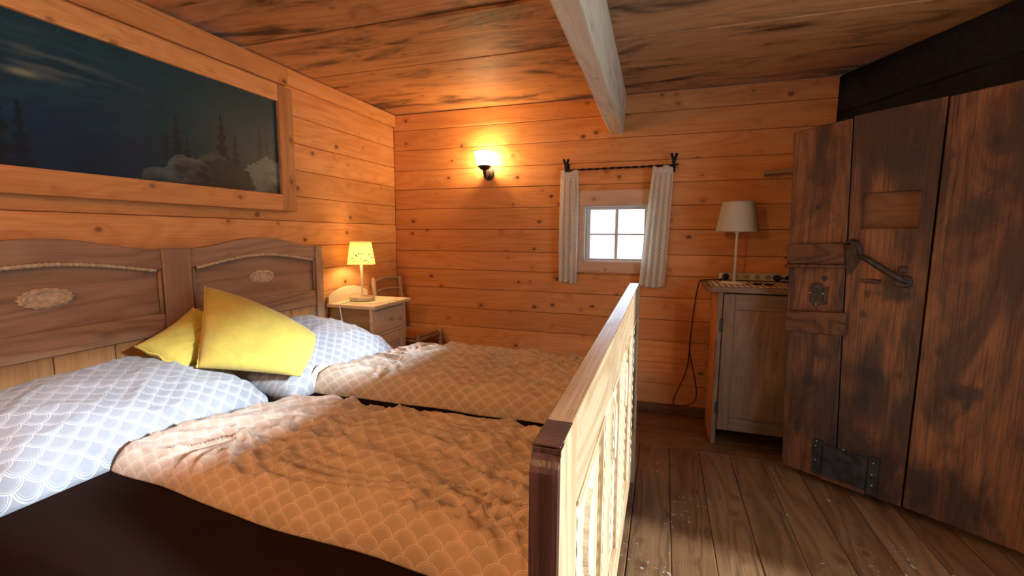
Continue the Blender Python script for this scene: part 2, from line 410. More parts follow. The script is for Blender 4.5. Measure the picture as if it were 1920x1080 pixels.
# floor
fl = tag(MB().box(-2.16, 1.78, -1.2, 3.34, -.12, -.02).build('floor', M_plaster), 'worn brown plank floor', kind='structure')
x = .074 - .158*14
while x < 1.50:
    box('plank', (max(x, -2.05)+.0012, x+.158-.0012, -1.0, 2.615, -.022, random.uniform(-.001, .001)), M_floor_y, fl, .0025)
    x += .158
for a, b in ((2.618, 2.80), (2.80, 2.99), (2.99, 3.16)):
    box('plank', (-2.05, 1.02 if a > 2.7 else 1.14, a+.001, b-.001, -.022, 0), M_floor_x, fl, .0025)
tag(box('baseboard_back', (-2.02, .90, 3.135, 3.158, 0, .062), M_floor_x), 'low wooden strip along the back wall', kind='structure')
t1 = tag(box('trim_1', (-2.028, -2.006, 2.085, 3.155, 2.022, WZ-.002), M_pine_y, None, .004), 'pine cover board at ceiling above the bedside lamp', kind='structure')
tag(box('trim_2', (-2.028, -2.003, -1.0, 2.083, 2.006, WZ-.002), M_pine_y, None, .004), 'pine cover board above the painting', kind='structure')

# window in the back wall
win = root('window_1', (-.32, 3.2, 1.0), 'small four-pane window', kind='structure')
cas = [(-.552, -.078, OZ1, 1.502), (-.552, -.078, .945, OZ0)]
for (x0, x1, z0, z1) in cas: box('casing', (x0, x1, 3.140, 3.158, z0, z1), M_casing, win, .003)
for (x0, x1) in ((-.578, OX0), (OX1, -.062)): box('casing', (x0, x1, 3.143, 3.158, .94, 1.49), M_casing, win, .003)
for (b) in ((OX0, OX0+.006, 3.158, 3.30, OZ0, OZ1), (OX1-.006, OX1, 3.158, 3.30, OZ0, OZ1), (OX0, OX1, 3.158, 3.30, OZ0, OZ0+.006), (OX0, OX1, 3.158, 3.30, OZ1-.006, OZ1)):
    box('reveal', b, M_wht_frame, win, 0)
FY = 3.205
for b in ((OX0+.006, OX0+.036, FY, FY+.03, OZ0+.006, OZ1-.006), (OX1-.024, OX1-.006, FY, FY+.03, OZ0+.006, OZ1-.006),
          (OX0+.036, OX1-.024, FY, FY+.03, OZ0+.006, OZ0+.02), (OX0+.036, OX1-.024, FY, FY+.03, OZ1-.024, OZ1-.006)):
    box('sash', b, M_wht_frame, win, .002)
xm = (-.314); zm = 1.205
box('muntin', (xm-.010, xm+.010, FY-.002, FY+.028, OZ0+.02, OZ1-.024), M_wht_frame, win, .002)
for a, b in ((OX0+.036, xm-.010), (xm+.010, OX1-.024)): box('muntin', (a, b, FY-.001, FY+.026, zm-.006, zm+.006), M_wht_frame, win, .002)
for a, b in ((OX0+.036, xm-.010), (xm+.010, OX1-.024)):
    for c, d in ((OZ0+.02, zm-.006), (zm+.006, OZ1-.024)):
        box('pane', (a, b, FY+.012, FY+.015, c, d), M_glass, win, 0)
# window beside the camera
win2 = root('window_2', (1.64, 1.0, .3), 'large window in the right wall', kind='structure')
for b in ((1.62, 1.66, WY0, WY0+.05, WZ0, WZ1), (1.62, 1.66, WY1-.05, WY1, WZ0, WZ1), (1.62, 1.66, WY0+.05, WY1-.05, WZ0, WZ0+.05), (1.62, 1.66, WY0+.05, WY1-.05, WZ1-.05, WZ1)):
    box('sash', b, M_wht_frame, win2, .003)
box('muntin', (1.625, 1.655, .685, .715, WZ0+.05, WZ1-.05), M_wht_frame, win2, .002)
for a, b in ((WY0+.05, .685), (.715, WY1-.05)): box('pane', (1.638, 1.642, a, b, WZ0+.05, WZ1-.05), M_glass, win2, 0)

# ------------------------------------------------------------------ old plank door standing open
door = root('door_1', tuple(D0), 'heavy old plank door standing open', kind='structure')
def quadprism(q, n0, n1): return [dpos(s, z, n0) for s, z in q]+[dpos(s, z, n1) for s, z in q]
def dquad(q, n0=-.038, n1=0.0): return MB().hexa(quadprism(q, n0, n1))
TL, T1, T2, TR = (-.060, 1.698), (.181, 1.7256), (.4876, 1.7412), (.87, 1.765)
BL, B1, B2, BR = (0.0, .03), (.235, .034), (.4817, .038), (.845, .03)
g = .003
dquad([BL, (B1[0]-g, B1[1]), (T1[0]-g, T1[1]-.006), TL]).build('plank', M_door, door, .004)
def e1(z): k = (z-.034)/(1.7256-.034); return B1[0]+(T1[0]-B1[0])*k+g
def e2(z): k = (z-.038)/(1.7412-.038); return B2[0]+(T2[0]-B2[0])*k-g
h0, h1, hs0, hs1 = 1.231, 1.389, .2435, .437
p2 = MB()
p2.hexa(quadprism([(e1(.034), .034), (e2(.038), .038), (e2(h0), h0), (e1(h0), h0)], -.038, 0))
p2.hexa(quadprism([(e1(h1), h1), (e2(h1), h1), (e2(1.7412), 1.7412), (e1(1.7256), 1.7256)], -.038, 0))
p2.hexa(quadprism([(e1(h0), h0), (hs0, h0), (hs0, h1), (e1(h1), h1)], -.038, 0))
p2.hexa(quadprism([(hs1, h0), (e2(h0), h0), (e2(h1), h1), (hs1, h1)], -.038, 0))
p2.build('plank', M_door, door)
M_hatch = wood('hatch board', (.20, .085, .035), (.12, .05, .02), 0, knots=.1, rings=.4, rough=.6, var=.05)
tag(dquad([(hs0-.02, h0-.02), (hs1+.02, h0-.02), (hs1+.02, h1+.02), (hs0-.02, h1+.02)], -.058, -.039).build('hatch_board', M_hatch, door, .002), 'plain board closing the peep hole')
dquad([(B2[0]+g, .038), BR, TR, (T2[0]+g, 1.7412)]).build('plank', M_door, door, .004)
dquad([(-.022, .735), (.228, .748), (.226, .855), (-.024, .832)], 0, .034).build('batten', M_door_bat, door, .006, 2)
lb = dquad([(-.040, 1.062), (.196, 1.070), (.190, 1.172), (-.046, 1.160)], 0, .016).build('lock_case', M_door_bat, door, .004)
dquad([(-.045, 1.045), (.204, 1.056), (.204, 1.072), (-.045, 1.062)], 0, .030).build('ledge', M_door_bat, door, .003)
# keyhole plate
def dring(cx, cz, a, b, n=24, k=2.6):
    return [(cx+a*math.copysign(abs(math.cos(t))**(2/k), math.cos(t)), cz+b*math.copysign(abs(math.sin(t))**(2/k), math.sin(t))) for t in [2*PI*i/n for i in range(n)]]
def dprism(poly, n0, n1): return MB().prism([dpos(s, z, n0) for s, z in poly], DN*(n1-n0))
lp = dprism(dring(.095, .925, .031, .056), 0, .005).build('lock_plate', M_rust, door, .001)
dprism(dring(.096, .937, .0055, .0055, 12, 2), .0045, .0062).build('keyhole', M_dark, lp)
dprism([(.092, .934), (.100, .934), (.103, .912), (.090, .912)], .0045, .0062).build('keyhole', M_dark, lp)
for s, z in ((.068, .93), (.124, .93), (.097, .878)): dprism(dring(s, z, .003, .003, 8, 2), .0045, .007).build('nail_head', M_zinc, lp)
dprism([(.126, .875), (.140, .880), (.140, .965), (.126, .960)], 0, .008).build('keyhole_cover', M_rust, lp)
rg = dprism(dring(.121, 1.003, .014, .014, 16, 2), 0, .003).build('peg_hole_ring', M_rust, door)
dprism(dring(.121, 1.003, .008, .008, 12, 2), .0025, .0042).build('peg_hole', M_dark, rg)
dprism(dring(.070, 1.335, .010, .010, 12, 2), -.001, .0012).build('peg_hole', M_dark, door)
# thumb latch: plate, bent lever, catch
hd = dprism([(.196, 1.175), (.216, 1.19), (.245, 1.182), (.262, 1.12), (.245, 1.075), (.226, 1.03), (.206, 1.03), (.200, 1.09)], 0, .006).build('latch_plate', M_rust, door, .001)
MB().tube([dpos(.205, 1.168, .012), dpos(.225, 1.178, .030), dpos(.255, 1.155, .040), dpos(.262, 1.118, .042)], [.010, .012, .012, .011], 8).build('latch_hook', M_rust, hd, smooth=True)
MB().tube([dpos(.250, 1.125, .036), dpos(.30, 1.092, .034), dpos(.36, 1.050, .028), dpos(.40, 1.024, .022), dpos(.425, 1.010, .018)],
          [.011, .013, .014, .013, .010], 8).build('latch_lever', M_rust, hd, smooth=True)
lc = dprism(dring(.410, 1.012, .030, .026), 0, .020).build('latch_catch', M_rust, door, .004)
dprism(dring(.405, 1.062, .016, .014), 0, .012).build('catch_staple', M_rust, lc, .003)
dprism(dring(.300, 1.004, .035, .011), 0, .010).build('latch_stop', M_door_bat, door, .003)
# iron cat flap at the foot
fp = dquad([(.175, .052), (.352, .052), (.352, .205), (.178, .205)], 0, .006).build('cat_flap', M_steelblue, door, .001)
for s0 in (.135, .356): dquad([(s0, .050), (s0+.038, .050), (s0+.038, .222), (s0+.002, .222)], 0, .009).build('flap_strap', M_steelblue, fp, .001)
dquad([(.175, .034), (.352, .036), (.352, .056), (.175, .056)], 0, .008).build('flap_sill', M_door_bat, fp, .001)
for s, z in ((.150, .215), (.147, .19), (.150, .12), (.26, .213), (.375, .195), (.372, .14), (.375, .09)):
    dprism(dring(s, z, .0035, .0035, 8, 2), .006, .011).build('nail_head', M_zinc, fp)

# ------------------------------------------------------------------ bed
bed = root('double_bed', (-1.05, 1.38, 0), 'old wooden double bed with carved arched headboard and honey-coloured footboard', 'bed')
HX0, HX1 = -2.004, -1.972
HB = root('headboard', (-2.0, 1.38, 0)); HB.parent = bed; HB.matrix_parent_inverse = Matrix.Translation(-Vector(bed.location))
def hpart(mb, name, mat, **k): return mb.build(name, mat, HB, **k)
for a, b, zt in ((.505, .572, 1.124), (1.322, 1.442, 1.136), (2.196, 2.252, 1.124)):
    hpart(MB().box(HX0, HX1+.008, a, b, 0, zt), 'post', M_head_z, bevel=.004)
for a, b in ((.572, 1.322), (1.442, 2.196)):
    N = 28
    top = [(a+(b-a)*i/N, 1.134+.046*(.5-.5*math.cos(2*PI*i/N))) for i in range(N+1)]
    low = [(a+(b-a)*i/N, 1.050+.048*math.sin(PI*i/N)**1.2) for i in range(N+1)]
    mb = MB()
    vs = []
    for xx in (HX0, HX1):
        vs += [(xx, y, z) for y, z in top]+[(xx, y, z) for y, z in low]
    n1 = N+1; fs = []
    for i in range(N):
        fs += [(i, i+1, n1+i+1, n1+i), (2*n1+i+1, 2*n1+i, 3*n1+i, 3*n1+i+1),
               (i, 2*n1+i, 2*n1+i+1, i+1), (n1+i, n1+i+1, 3*n1+i+1, 3*n1+i)]
    fs += [(0, n1, 3*n1, 2*n1), (N, 2*n1+N, 3*n1+N, n1+N)]
    hpart(mb.add(vs, fs), 'top_rail', M_head_y, bevel=.002)
    # recessed panel following the arch
    poly = [(HX0+.004, y, z+.004) for y, z in low] + [(HX0+.004, b, .845), (HX0+.004, a, .845)]
    hpart(MB().prism(poly, (.014, 0, 0)), 'panel', M_head_y)
    pts = [(HX1+.001, y, z-.006) for y, z in low[1:-1]]
    fine = []
    for i in range(len(pts)-1):
        for k in range(6): fine.append(Vector(pts[i]).lerp(Vector(pts[i+1]), k/6))
    fine.append(Vector(pts[-1]))
    rr = [.0075*(1+.22*math.sin(i*1.7)) for i in range(len(fine))]
    hpart(MB().tube(fine, rr, 6), 'rope_moulding', M_carve, smooth=True)
    for yy in (a+.010, b-.010):
        hpart(MB().tube([(HX1-.004, yy, 1.046), (HX1-.004, yy, .868)], .008, 6), 'side_moulding', M_head_z, smooth=True)
    hpart(MB().box(HX0, HX1, a, b, .775, .866), 'lower_rail', M_head_y, bevel=.004)
    for k in range(4):
        w4 = (b-a)/4
        hpart(MB().box(HX0+.006, HX1-.010, a+k*w4+.0015, a+(k+1)*w4-.0015, .30, .776), 'slat', M_slat_z, bevel=.003)
    hpart(MB().box(HX0, HX1, a, b, .22, .302), 'bottom_rail', M_head_y, bevel=.003)
    cy = .945 if a < 1 else 1.822; cz = .978
    ov, inn = [], []
    for i in range(72):
        t_ = 2*PI*i/72; sc_ = 1+.055*math.cos(16*t_)
        ov.append((HX0+.017, cy+.075*sc_*math.cos(t_), cz+.034*sc_*math.sin(t_)))
    hpart(MB().prism(ov, (.008, 0, 0)), 'carved_oval', M_carve, bevel=.001)
    ring_ = [(HX0+.026, cy+.060*math.cos(2*PI*i/40), cz+.025*math.sin(2*PI*i/40)) for i in range(41)]
    hpart(MB().tube(ring_, [.0045*(1+.3*math.sin(i*2.2)) for i in range(41)], 6), 'carved_rim', M_carve, smooth=True)

# footboard, slightly out of square like the photograph shows
FB = root('footboard', (-.12, 1.36, 0)); FB.parent = bed; FB.matrix_parent_inverse = Matrix.Translation(-Vector(bed.location))
def ffn(v):           # x: 0 inner .. 1 outer (metres beyond 1 stay metres)
    k = (v.y-.44)/1.84
    xi = -.1265-.0195*k; xo = -.0950-.0075*k
    lean = .010*(1-v.z/.975)*k
    return Vector((xi+(xo-xi)*min(max(v.x, 0), 1)+(v.x-1 if v.x > 1 else (v.x if v.x < 0 else 0))+lean, v.y, v.z))
def fpart(mb, name, mat, par=None, **k): return mb.build(name, mat, par or FB, fn=ffn, **k)
# end posts: a red brown stained end cap, rounded at the top
def post(y0, y1, name, mat, near):
    N = 7; R = .030
    prof = [(y0, 0)] + ([(y0+R-R*math.cos(PI/2*i/N), .972-R+R*math.sin(PI/2*i/N)) for i in range(N+1)] if near else [(y0, .972)])
    prof += [(y1-R+R*math.sin(PI/2*i/N), .972-R+R*math.cos(PI/2*i/N)) for i in range(N+1)] if (near is None) else [(y1, .972)]
    prof += [(y1, 0)]
    mb = MB(); n = len(prof)
    mb.add([(0, y, z) for y, z in prof]+[(1, y, z) for y, z in prof], [tuple(range(n)), tuple(range(2*n-1, n-1, -1))]+[(i, n+i, n+(i+1) % n, (i+1) % n) for i in range(n)])
    return fpart(mb, name, mat, bevel=.0025)
tag(post(.440, .452, 'end_cap', M_redend, True), 'dark red-brown stained end grain cap')
post(.4525, .560, 'post', M_foot_z, False)
post(2.165, 2.28, 'post', M_foot_z, None)
tag(fpart(MB().box(.0, 1, .452, .520, .9735, .976), 'top_inlay', M_redend, bevel=.0008), 'dark stained square on top of the post')
fpart(MB().box(0, 1, .521, 2.20, .9725, .9755), 'cap_strip', M_foot_cap, bevel=.001)
fpart(MB().box(0.02, .98, .5605, 2.1645, .845, .972), 'top_rail', M_foot_y, bevel=.003)
fpart(MB().box(0.02, .98, .5605, 2.1645, .16, .27), 'bottom_rail', M_foot_y, bevel=.003)
stiles = ((.905, 1.045), (1.285, 1.435), (1.675, 1.815))
for a, b in stiles: fpart(MB().box(.03, .97, a, b, .2705, .8445), 'stile', M_foot_z, bevel=.003)
for a, b in ((.5605, .905), (1.045, 1.285), (1.435, 1.675), (1.815, 2.1645)):
    pn = fpart(MB().box(.25, .66, a, b, .2705, .8445), 'panel', M_footpanel)
    for yy in (a+.010, b-.010):
        n_ = 60
        mb = MB().tube([(1.0-.004, yy, .275+.565*i/n_) for i in range(n_+1)], [.0062*(1+.3*math.sin(i*1.55)) for i in range(n_+1)], 6)
        fpart(mb, 'rope_moulding', M_carve, pn, smooth=True)
    for zz in (.280, .836):
        fpart(MB().box(.66, 1.002, a+.018, b-.018, zz-.006, zz+.006), 'edge_moulding', M_foot_y, pn, bevel=.002)
    cy = (a+b)/2
    pts = []
    for i in range(48):
        t_ = 2*PI*i/48; s_ = 1+.05*math.cos(14*t_); pts.append((.66, cy+.034*s_*math.cos(t_), .690+.075*s_*math.sin(t_)))
    mb = MB(); n = len(pts)
    mb.add(pts+[(.95, y, z) for _, y, z in pts], [tuple(range(n)), tuple(range(2*n-1, n-1, -1))]+[(i, n+i, n+(i+1) % n, (i+1) % n) for i in range(n)])
    fpart(mb, 'carved_oval', M_carve, pn)
for y0 in (.515, 2.225):
    box('side_rail', (-1.974, -.150, y0, y0+.026, .24, .40), M_slat_z, bed, .004)
MZ = .50
def mattress(y0, y1, label):
    mb = MB(); n = 26; m_ = 14
    def se(t, k=6.0): return math.copysign(abs(t)**(1/k), t)
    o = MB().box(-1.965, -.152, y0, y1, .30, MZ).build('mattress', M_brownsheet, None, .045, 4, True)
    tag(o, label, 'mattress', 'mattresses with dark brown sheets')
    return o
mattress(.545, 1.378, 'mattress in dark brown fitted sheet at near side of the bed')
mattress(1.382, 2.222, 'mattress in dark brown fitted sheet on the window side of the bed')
box('bed_slats', (-1.96, -.16, .545, 2.22, .26, .299), M_slat_z, bed, .002)

# ------------------------------------------------------------------ bedding
def fr(x, y, z=0, o=4): return mn.fractal(Vector((x, y, z)), 1.0, 2.0, o)
def ridge(x, y, z=0): return 1-min(1, abs(mn.noise(Vector((x, y, z)))*2.2))
def pil_h(x, y, cx, cy, hx, hy, H, lift):
    u, v = (x-cx)/hx, (y-cy)/hy
    a, b = max(0, 1-abs(u)**2.6), max(0, 1-abs(v)**2.8)
    return MZ+.004+lift*(max(0, .5-u*.5))**1.6*min(1, b*3)+H*(a**.5)*(b**.45)
def sheetmesh(name, mat, nx, ny, P, top, bot, label, cat, group, uvs):
    """closed soft body: P(s,t)->(x,y); top and bottom heights; s,t cosine-spaced"""
    vs, uv = [], []
    S = [.5-.5*math.cos(PI*i/nx) for i in range(nx+1)]; T = [.5-.5*math.cos(PI*j/ny) for j in range(ny+1)]
    S = [.5*s+.5*i/nx for i, s in enumerate(S)]; T = [.5*s+.5*i/ny for i, s in enumerate(T)]
    for layer in (top, bot):
        for i in range(nx+1):
            for j in range(ny+1):
                x_, y_ = P(S[i], T[j]); vs.append((x_, y_, layer(x_, y_, S[i], T[j])))
                uv.append((x_, y_))
    W = ny+1; off = (nx+1)*W; fs = []
    for i in range(nx):
        for j in range(ny):
            a = i*W+j
            fs.append((a, a+W, a+W+1, a+1)); fs.append((off+a, off+a+1, off+a+W+1, off+a+W))
    for i in range(nx):
        fs.append((i*W, off+i*W, off+(i+1)*W, (i+1)*W)); k = ny
        fs.append((i*W+k, (i+1)*W+k, off+(i+1)*W+k, off+i*W+k))
    for j in range(ny):
        fs.append((j, j+1, off+j+1, off+j)); k = nx*W
        fs.append((k+j, off+k+j, off+k+j+1, k+j+1))
    me = bpy.data.meshes.new(name); me.from_pydata(vs, [], fs)
    ul = me.uv_layers.new(name='UVMap')
    for lp_ in me.loops:
        x_, y_ = uv[lp_.vertex_index]; z_ = vs[lp_.vertex_index][2]
        ul.data[lp_.index].uv = uvs(x_, y_, z_)
    me.update()
    bm = bmesh.new(); bm.from_mesh(me); bmesh.ops.recalc_face_normals(bm, faces=bm.faces); bm.to_mesh(me); bm.free()
    return tag(link(name, me, mat, None, True), label, cat, group)

PIL = [(-1.755, .975, .228, .435, .155, .10), (-1.705, 1.83, .265, .40, .18, .10)]
def pillow(k, label):
    cx, cy, hx, hy, H, lift = PIL[k]
    def P(s, t):
        u, v = 2*s-1, 2*t-1
        return cx+hx*u*(1-.05*(1-v*v)*0), cy+hy*v*(1-.03*abs(u))
    def top(x_, y_, s, t):
        u, v = 2*s-1, 2*t-1
        e = min(1, (1-abs(u))*9)*min(1, (1-abs(v))*9)
        wr_ = (.014*fr(x_*5+k*7, y_*5)+.016*(ridge(x_*7+y_*3, y_*5-x_*2+k*4)**3))*e
        return pil_h(x_, y_, cx, cy, hx, hy, H, lift)+.012*(1-e)*0+wr_+.012
    def bot(x_, y_, s, t):
        u = 2*s-1; v = 2*t-1; b = max(0, 1-abs(v)**2.8)
        return MZ+.001+lift*(max(0, .5-u*.5))**1.6*min(1, b*3)
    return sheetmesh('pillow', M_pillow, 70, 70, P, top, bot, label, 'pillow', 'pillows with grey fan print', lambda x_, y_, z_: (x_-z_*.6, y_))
pillow(0, 'large fan-print pillow, daylight grey painted in, in front left, below the left carved oval')
pillow(1, 'plump fan-print pillow, daylight grey painted in, beside the bedside cabinet')

def duvet(k, corners, h, label):
    c00, c10, c11, c01 = [Vector(c) for c in corners]     # (s,t): 00 head near, 10 foot near, 11 foot far, 01 head far
    def P(s, t):
        p = (c00*(1-s)+c10*s)*(1-t)+(c01*(1-s)+c11*s)*t
        wb_ = .016*mn.noise(Vector((s*5+k*9, t*4, 1.7)))
        rx = (.05*((1-t)**6))*(1-s)**6 + .04*(t**6)*(1-s)**6
        return p.x+rx+wb_*(1-s)*.8, p.y+wb_*(1 if t < .5 else -1)*abs(2*t-1)
    def base(x_, y_):
        z_ = MZ+.002
        for q in PIL: z_ = max(z_, pil_h(x_, y_, *q)+.012 if abs(x_-q[0]) < q[2] and abs(y_-q[1]) < q[3] else 0)
        return z_
    Ls = (c10-c00).length; Lt = (c01-c00).length
    def prof(d, r=.060):
        e = min(1, max(0, d/r)); return math.sqrt(1-(1-e)**2)
    def top(x_, y_, s, t):
        es = prof(min(s*Ls, (1-s)*Ls*3)); et = prof(min(t, 1-t)*Lt)
        e = es*et
        wv = 0
        X, Yv = x_*1.0+.5*mn.noise(Vector((x_*2, y_*2, k))), y_+.10*mn.noise(Vector((x_*3.1, y_*3.1, 5+k)))
        wv += .018*fr(X*2.6, Yv*4.2, k*3.0)
        wv += .022*ridge(X*3.2+Yv*2.0, Yv*12.0-X*1.6, k*5.0)**3
        wv += .012*ridge(X*7.0-Yv*4, Yv*19.0+X*4.0, 2+k)**3
        foot = max(0, (s-.72)/.28)
        wv += foot*.028*ridge(X*9.0+Yv*7, Yv*7.0-X*9.0, 8+k)**2
        bulge = .85+.18*math.sin(PI*min(1, s*1.1))*math.sin(PI*t)
        return base(x_, y_)+.006+h*e*bulge+wv*e**2*min(1, .35+s*3.0)
    def bot(x_, y_, s, t): return base(x_, y_)+.001
    return sheetmesh('duvet', M_duvet, 190, 100, P, top, bot, label, 'duvet', 'folded duvets with taupe fan print', lambda x_, y_, z_: (x_, y_+z_*.9) )
duvet(0, [(-1.565, .825), (-.155, .735), (-.155, 1.385), (-1.36, 1.40)], .083, 'taupe fan-print duvet folded along the near half of the bed')
duvet(1, [(-1.50, 1.565), (-.158, 1.565), (-.158, 2.225), (-1.31, 2.215)], .105, 'taupe fan-print duvet folded along the window-side half of the bed')

def cushion(c, T, label, bow, seed):
    """c: corners BL, BR, TR, TL ; two bulging faces meeting in a seam, pinched corners"""
    BLc, BRc, TRc, TLc = [Vector(q) for q in c]; n = 44
    nrm = (BRc-BLc).cross(TLc-BLc).normalized()
    cen = (BLc+BRc+TRc+TLc)/4
    r_ = root('cushion', (cen.x, cen.y, min(q.z for q in (BLc, BRc))), label, 'cushion', 'mustard yellow cushions')
    vs, fs = [], []
    for side in (1, -1):
        for i in range(n+1):
            for j in range(n+1):
                u, v = -1+2*i/n, -1+2*j/n
                s, t = (u+1)/2, (v+1)/2
                p = (BLc*(1-s)+BRc*s)*(1-t)+(TLc*(1-s)+TRc*s)*t
                ctr = cen
                pinch = .055*((1-u*u)*abs(v)**3+(1-v*v)*abs(u)**3)     # edges curve in between the ears
                p = p.lerp(ctr, pinch*.6)
                p += bow[0]*(1-u*u)*max(0, t)**1.5 + bow[1]*(1-v*v)*max(0, s)**1.5
                hh = (max(0, 1-u**4)**.55)*(max(0, 1-v**4)**.55)
                wr_ = (.010*ridge(u*.9+seed, v*4.2+u*2.2)**3*max(0, .45-u*.55)+.006*fr(u*1.5+seed, v*1.5))*(1-abs(u)**4)*(1-abs(v)**4)
                tuck = .008*math.sin(v*9)*max(0, -u)**3*(1-abs(v))
                vs.append(p+nrm*(side*(T*hh+wr_*hh)+tuck))
    W = n+1; off = W*W
    for i in range(n):
        for j in range(n):
            a = i*W+j; fs.append((a, a+W, a+W+1, a+1)); fs.append((off+a, off+a+1, off+a+W+1, off+a+W))
    me = bpy.data.meshes.new('cover'); me.from_pydata([tuple(q) for q in vs], [], fs)
    bm = bmesh.new(); bm.from_mesh(me)
    bmesh.ops.remove_doubles(bm, verts=bm.verts, dist=.0005); bmesh.ops.recalc_face_normals(bm, faces=bm.faces)
    bm.to_mesh(me); bm.free()
    link('cover', me, M_yellow, r_, True)
    edge = [vs[j] for j in range(0, W)]                      # seam along the BL-TL side
    rr = [.0042*(1+.35*math.sin(i*2.3)) for i in range(len(edge))]
    MB().tube(edge, rr, 6).build('braided_seam', M_yellow, r_, smooth=True)
    return r_
cushion([(-1.690, 1.230, .684), (-1.405, 1.448, .612), (-1.525, 1.682, .735), (-1.80, 1.372, .981)], .062,
        'mustard yellow cushion leaning in front, brightly lit', (Vector((0, 0, .030)), Vector((.015, .02, 0))), 1.0)
cushion([(-1.765, 1.235, .668), (-1.80, 1.60, .70), (-1.90, 1.385, .885), (-1.86, 1.125, .780)], .050,
        'mustard yellow cushion lying shaded behind the other cushion against the headboard', (Vector((0, 0, -.01)), Vector((0, 0, 0))), 4.0)

# ------------------------------------------------------------------ painting above the bed
pic = root('framed_painting', (-2.03, 1.36, 1.32), 'large dark night landscape painting in a flat pine frame above the headboard', 'painting')
PY0, PY1, PZ0, PZ1 = .74, 2.002, 1.414, 1.906
FX0, FX1 = -2.027, -1.992
for nm, b, m_ in (('frame_side', (FX0, FX1, PY1, 2.100, 1.325, 1.992), M_pine_z), ('frame_side', (FX0, FX1, .645, PY0, 1.325, 1.992), M_pine_z),
                  ('frame_rail', (FX0, FX1-.001, PY0, PY1, PZ1, 1.992), M_pine_y), ('frame_rail', (FX0, FX1-.001, PY0, PY1, 1.325, PZ0), M_pine_y)):
    box(nm, b, m_, pic, .005, 2)
def sstep(a, b, v): t_ = min(1, max(0, (v-a)/(b-a))); return t_*t_*(3-2*t_)
def lerp3(a, b, t_): return tuple(a[i]+(b[i]-a[i])*t_ for i in range(3))
def paint(a, b):                       # a: 0 near end .. 1 far end, b: 0 bottom .. 1 top
    n1_ = fr(a*6, b*5, 3); n2_ = fr(a*22, b*16, 9)
    c = lerp3((.008, .032, .070), (.016, .050, .058), sstep(.2, .8, a))
    c = lerp3(c, (.022, .075, .088), sstep(.1, .9, b)*.6+.25*n1_)
    c = lerp3(c, (.042, .078, .080), math.exp(-((a-.80)/.16)**2-((b-.58)/.30)**2)*.8)
    cl_ = max(0, fr(a*7+1, b*20+2, 5)+.12*n2_)*math.exp(-((a-.24)/.16)**2-((b-.72)/.14)**2)
    c = lerp3(c, (.20, .20, .16), min(1, cl_*.9))
    mo = math.exp(-((a-.18)/.030)**2-((b-.62)/.022)**2); c = lerp3(c, (.40, .35, .22), min(1, mo*.8))
    low = sstep(.38, .12, b+.06*n1_)*sstep(.75, .3, a); c = lerp3(c, (.008, .024, .052), low*.8)
    def fir(cx, base, hgt, wd, col, am):
        nonlocal c
        if base < b < base+hgt:
            k_ = (b-base)/hgt; ww_ = wd*(1-k_)*(.8+.35*math.sin(k_*40+cx*30))
            c = lerp3(c, col, am*sstep(ww_, ww_*.6, abs(a-cx)+.004*n2_))
    fir(.11, -.1, .82, .055, (.006, .010, .016), .95); fir(.045, -.1, 1.0, .07, (.006, .010, .016), .95); fir(.16, -.1, .55, .04, (.007, .012, .018), .9)
    fir(.565, .25, .36, .028, (.012, .020, .022), .85); fir(.53, .2, .30, .022, (.014, .022, .026), .6); fir(.60, .2, .26, .022, (.012, .020, .022), .7)
    fir(.905, .30, .42, .030, (.018, .024, .022), .85); fir(.94, .3, .30, .022, (.018, .024, .022), .7); fir(.975, .3, .28, .02, (.02, .026, .022), .7)
    # moonlit boulders and a dark crag
    def rock(cx, cz, rx, rz, lit, dk):
        nonlocal c
        d_ = ((a-cx)/rx)**2+((b-cz)/rz)**2+.35*n2_
        if d_ < 1:
            sh = sstep(-.6, .8, (b-cz)/rz-.5*(a-cx)/rx+.9*n1_+.5*n2_); c = lerp3(dk, lit, sh)
    rock(.95, .10, .14, .26, (.20, .21, .17), (.045, .048, .04)); rock(.88, .02, .09, .13, (.16, .17, .14), (.04, .042, .036))
    fir(.735, .12, .62, .050, (.012, .018, .018), .9); fir(.79, .10, .46, .040, (.014, .020, .020), .85); rock(.70, .12, .075, .20, (.085, .088, .08), (.03, .034, .034))
    rock(.735, .06, .13, .20, (.035, .036, .036), (.014, .016, .018))
    rock(.60, .10, .085, .15, (.13, .135, .12), (.020, .026, .030)); rock(.51, .03, .07, .09, (.10, .12, .13), (.014, .022, .03))
    g_ = 1+.10*n2_
    return (max(0, c[0]*g_*.62), max(0, c[1]*g_*.78), max(0, c[2]*g_*.82))
na, nb = 330, 130
vs = [(-2.010, PY0+(PY1-PY0)*i/na, PZ0+(PZ1-PZ0)*j/nb) for i in range(na+1) for j in range(nb+1)]
fs = [(i*(nb+1)+j, (i+1)*(nb+1)+j, (i+1)*(nb+1)+j+1, i*(nb+1)+j+1) for i in range(na) for j in range(nb)]
me = bpy.data.meshes.new('canvas'); me.from_pydata(vs, [], fs)
ca = me.color_attributes.new('paint', 'FLOAT_COLOR', 'POINT')
cols = []
for i in range(na+1):
    for j in range(nb+1): cols += [*paint(i/na, j/nb), 1.0]
ca.data.foreach_set('color', cols)
t = NT('painted canvas'); at_ = t.n('Attribute', attribute_name='paint')
t.bsdf(at_.outputs['Color'], .45, t.bump(t.noise(t.n('TexCoord').outputs['Object'], 500, 2), .15, .002), .25)
cv = link('canvas', me, t.mat, pic, True)
box('canvas_backing', (-2.026, -2.011, PY0, PY1, PZ0, PZ1), M_plaster, pic, 0)

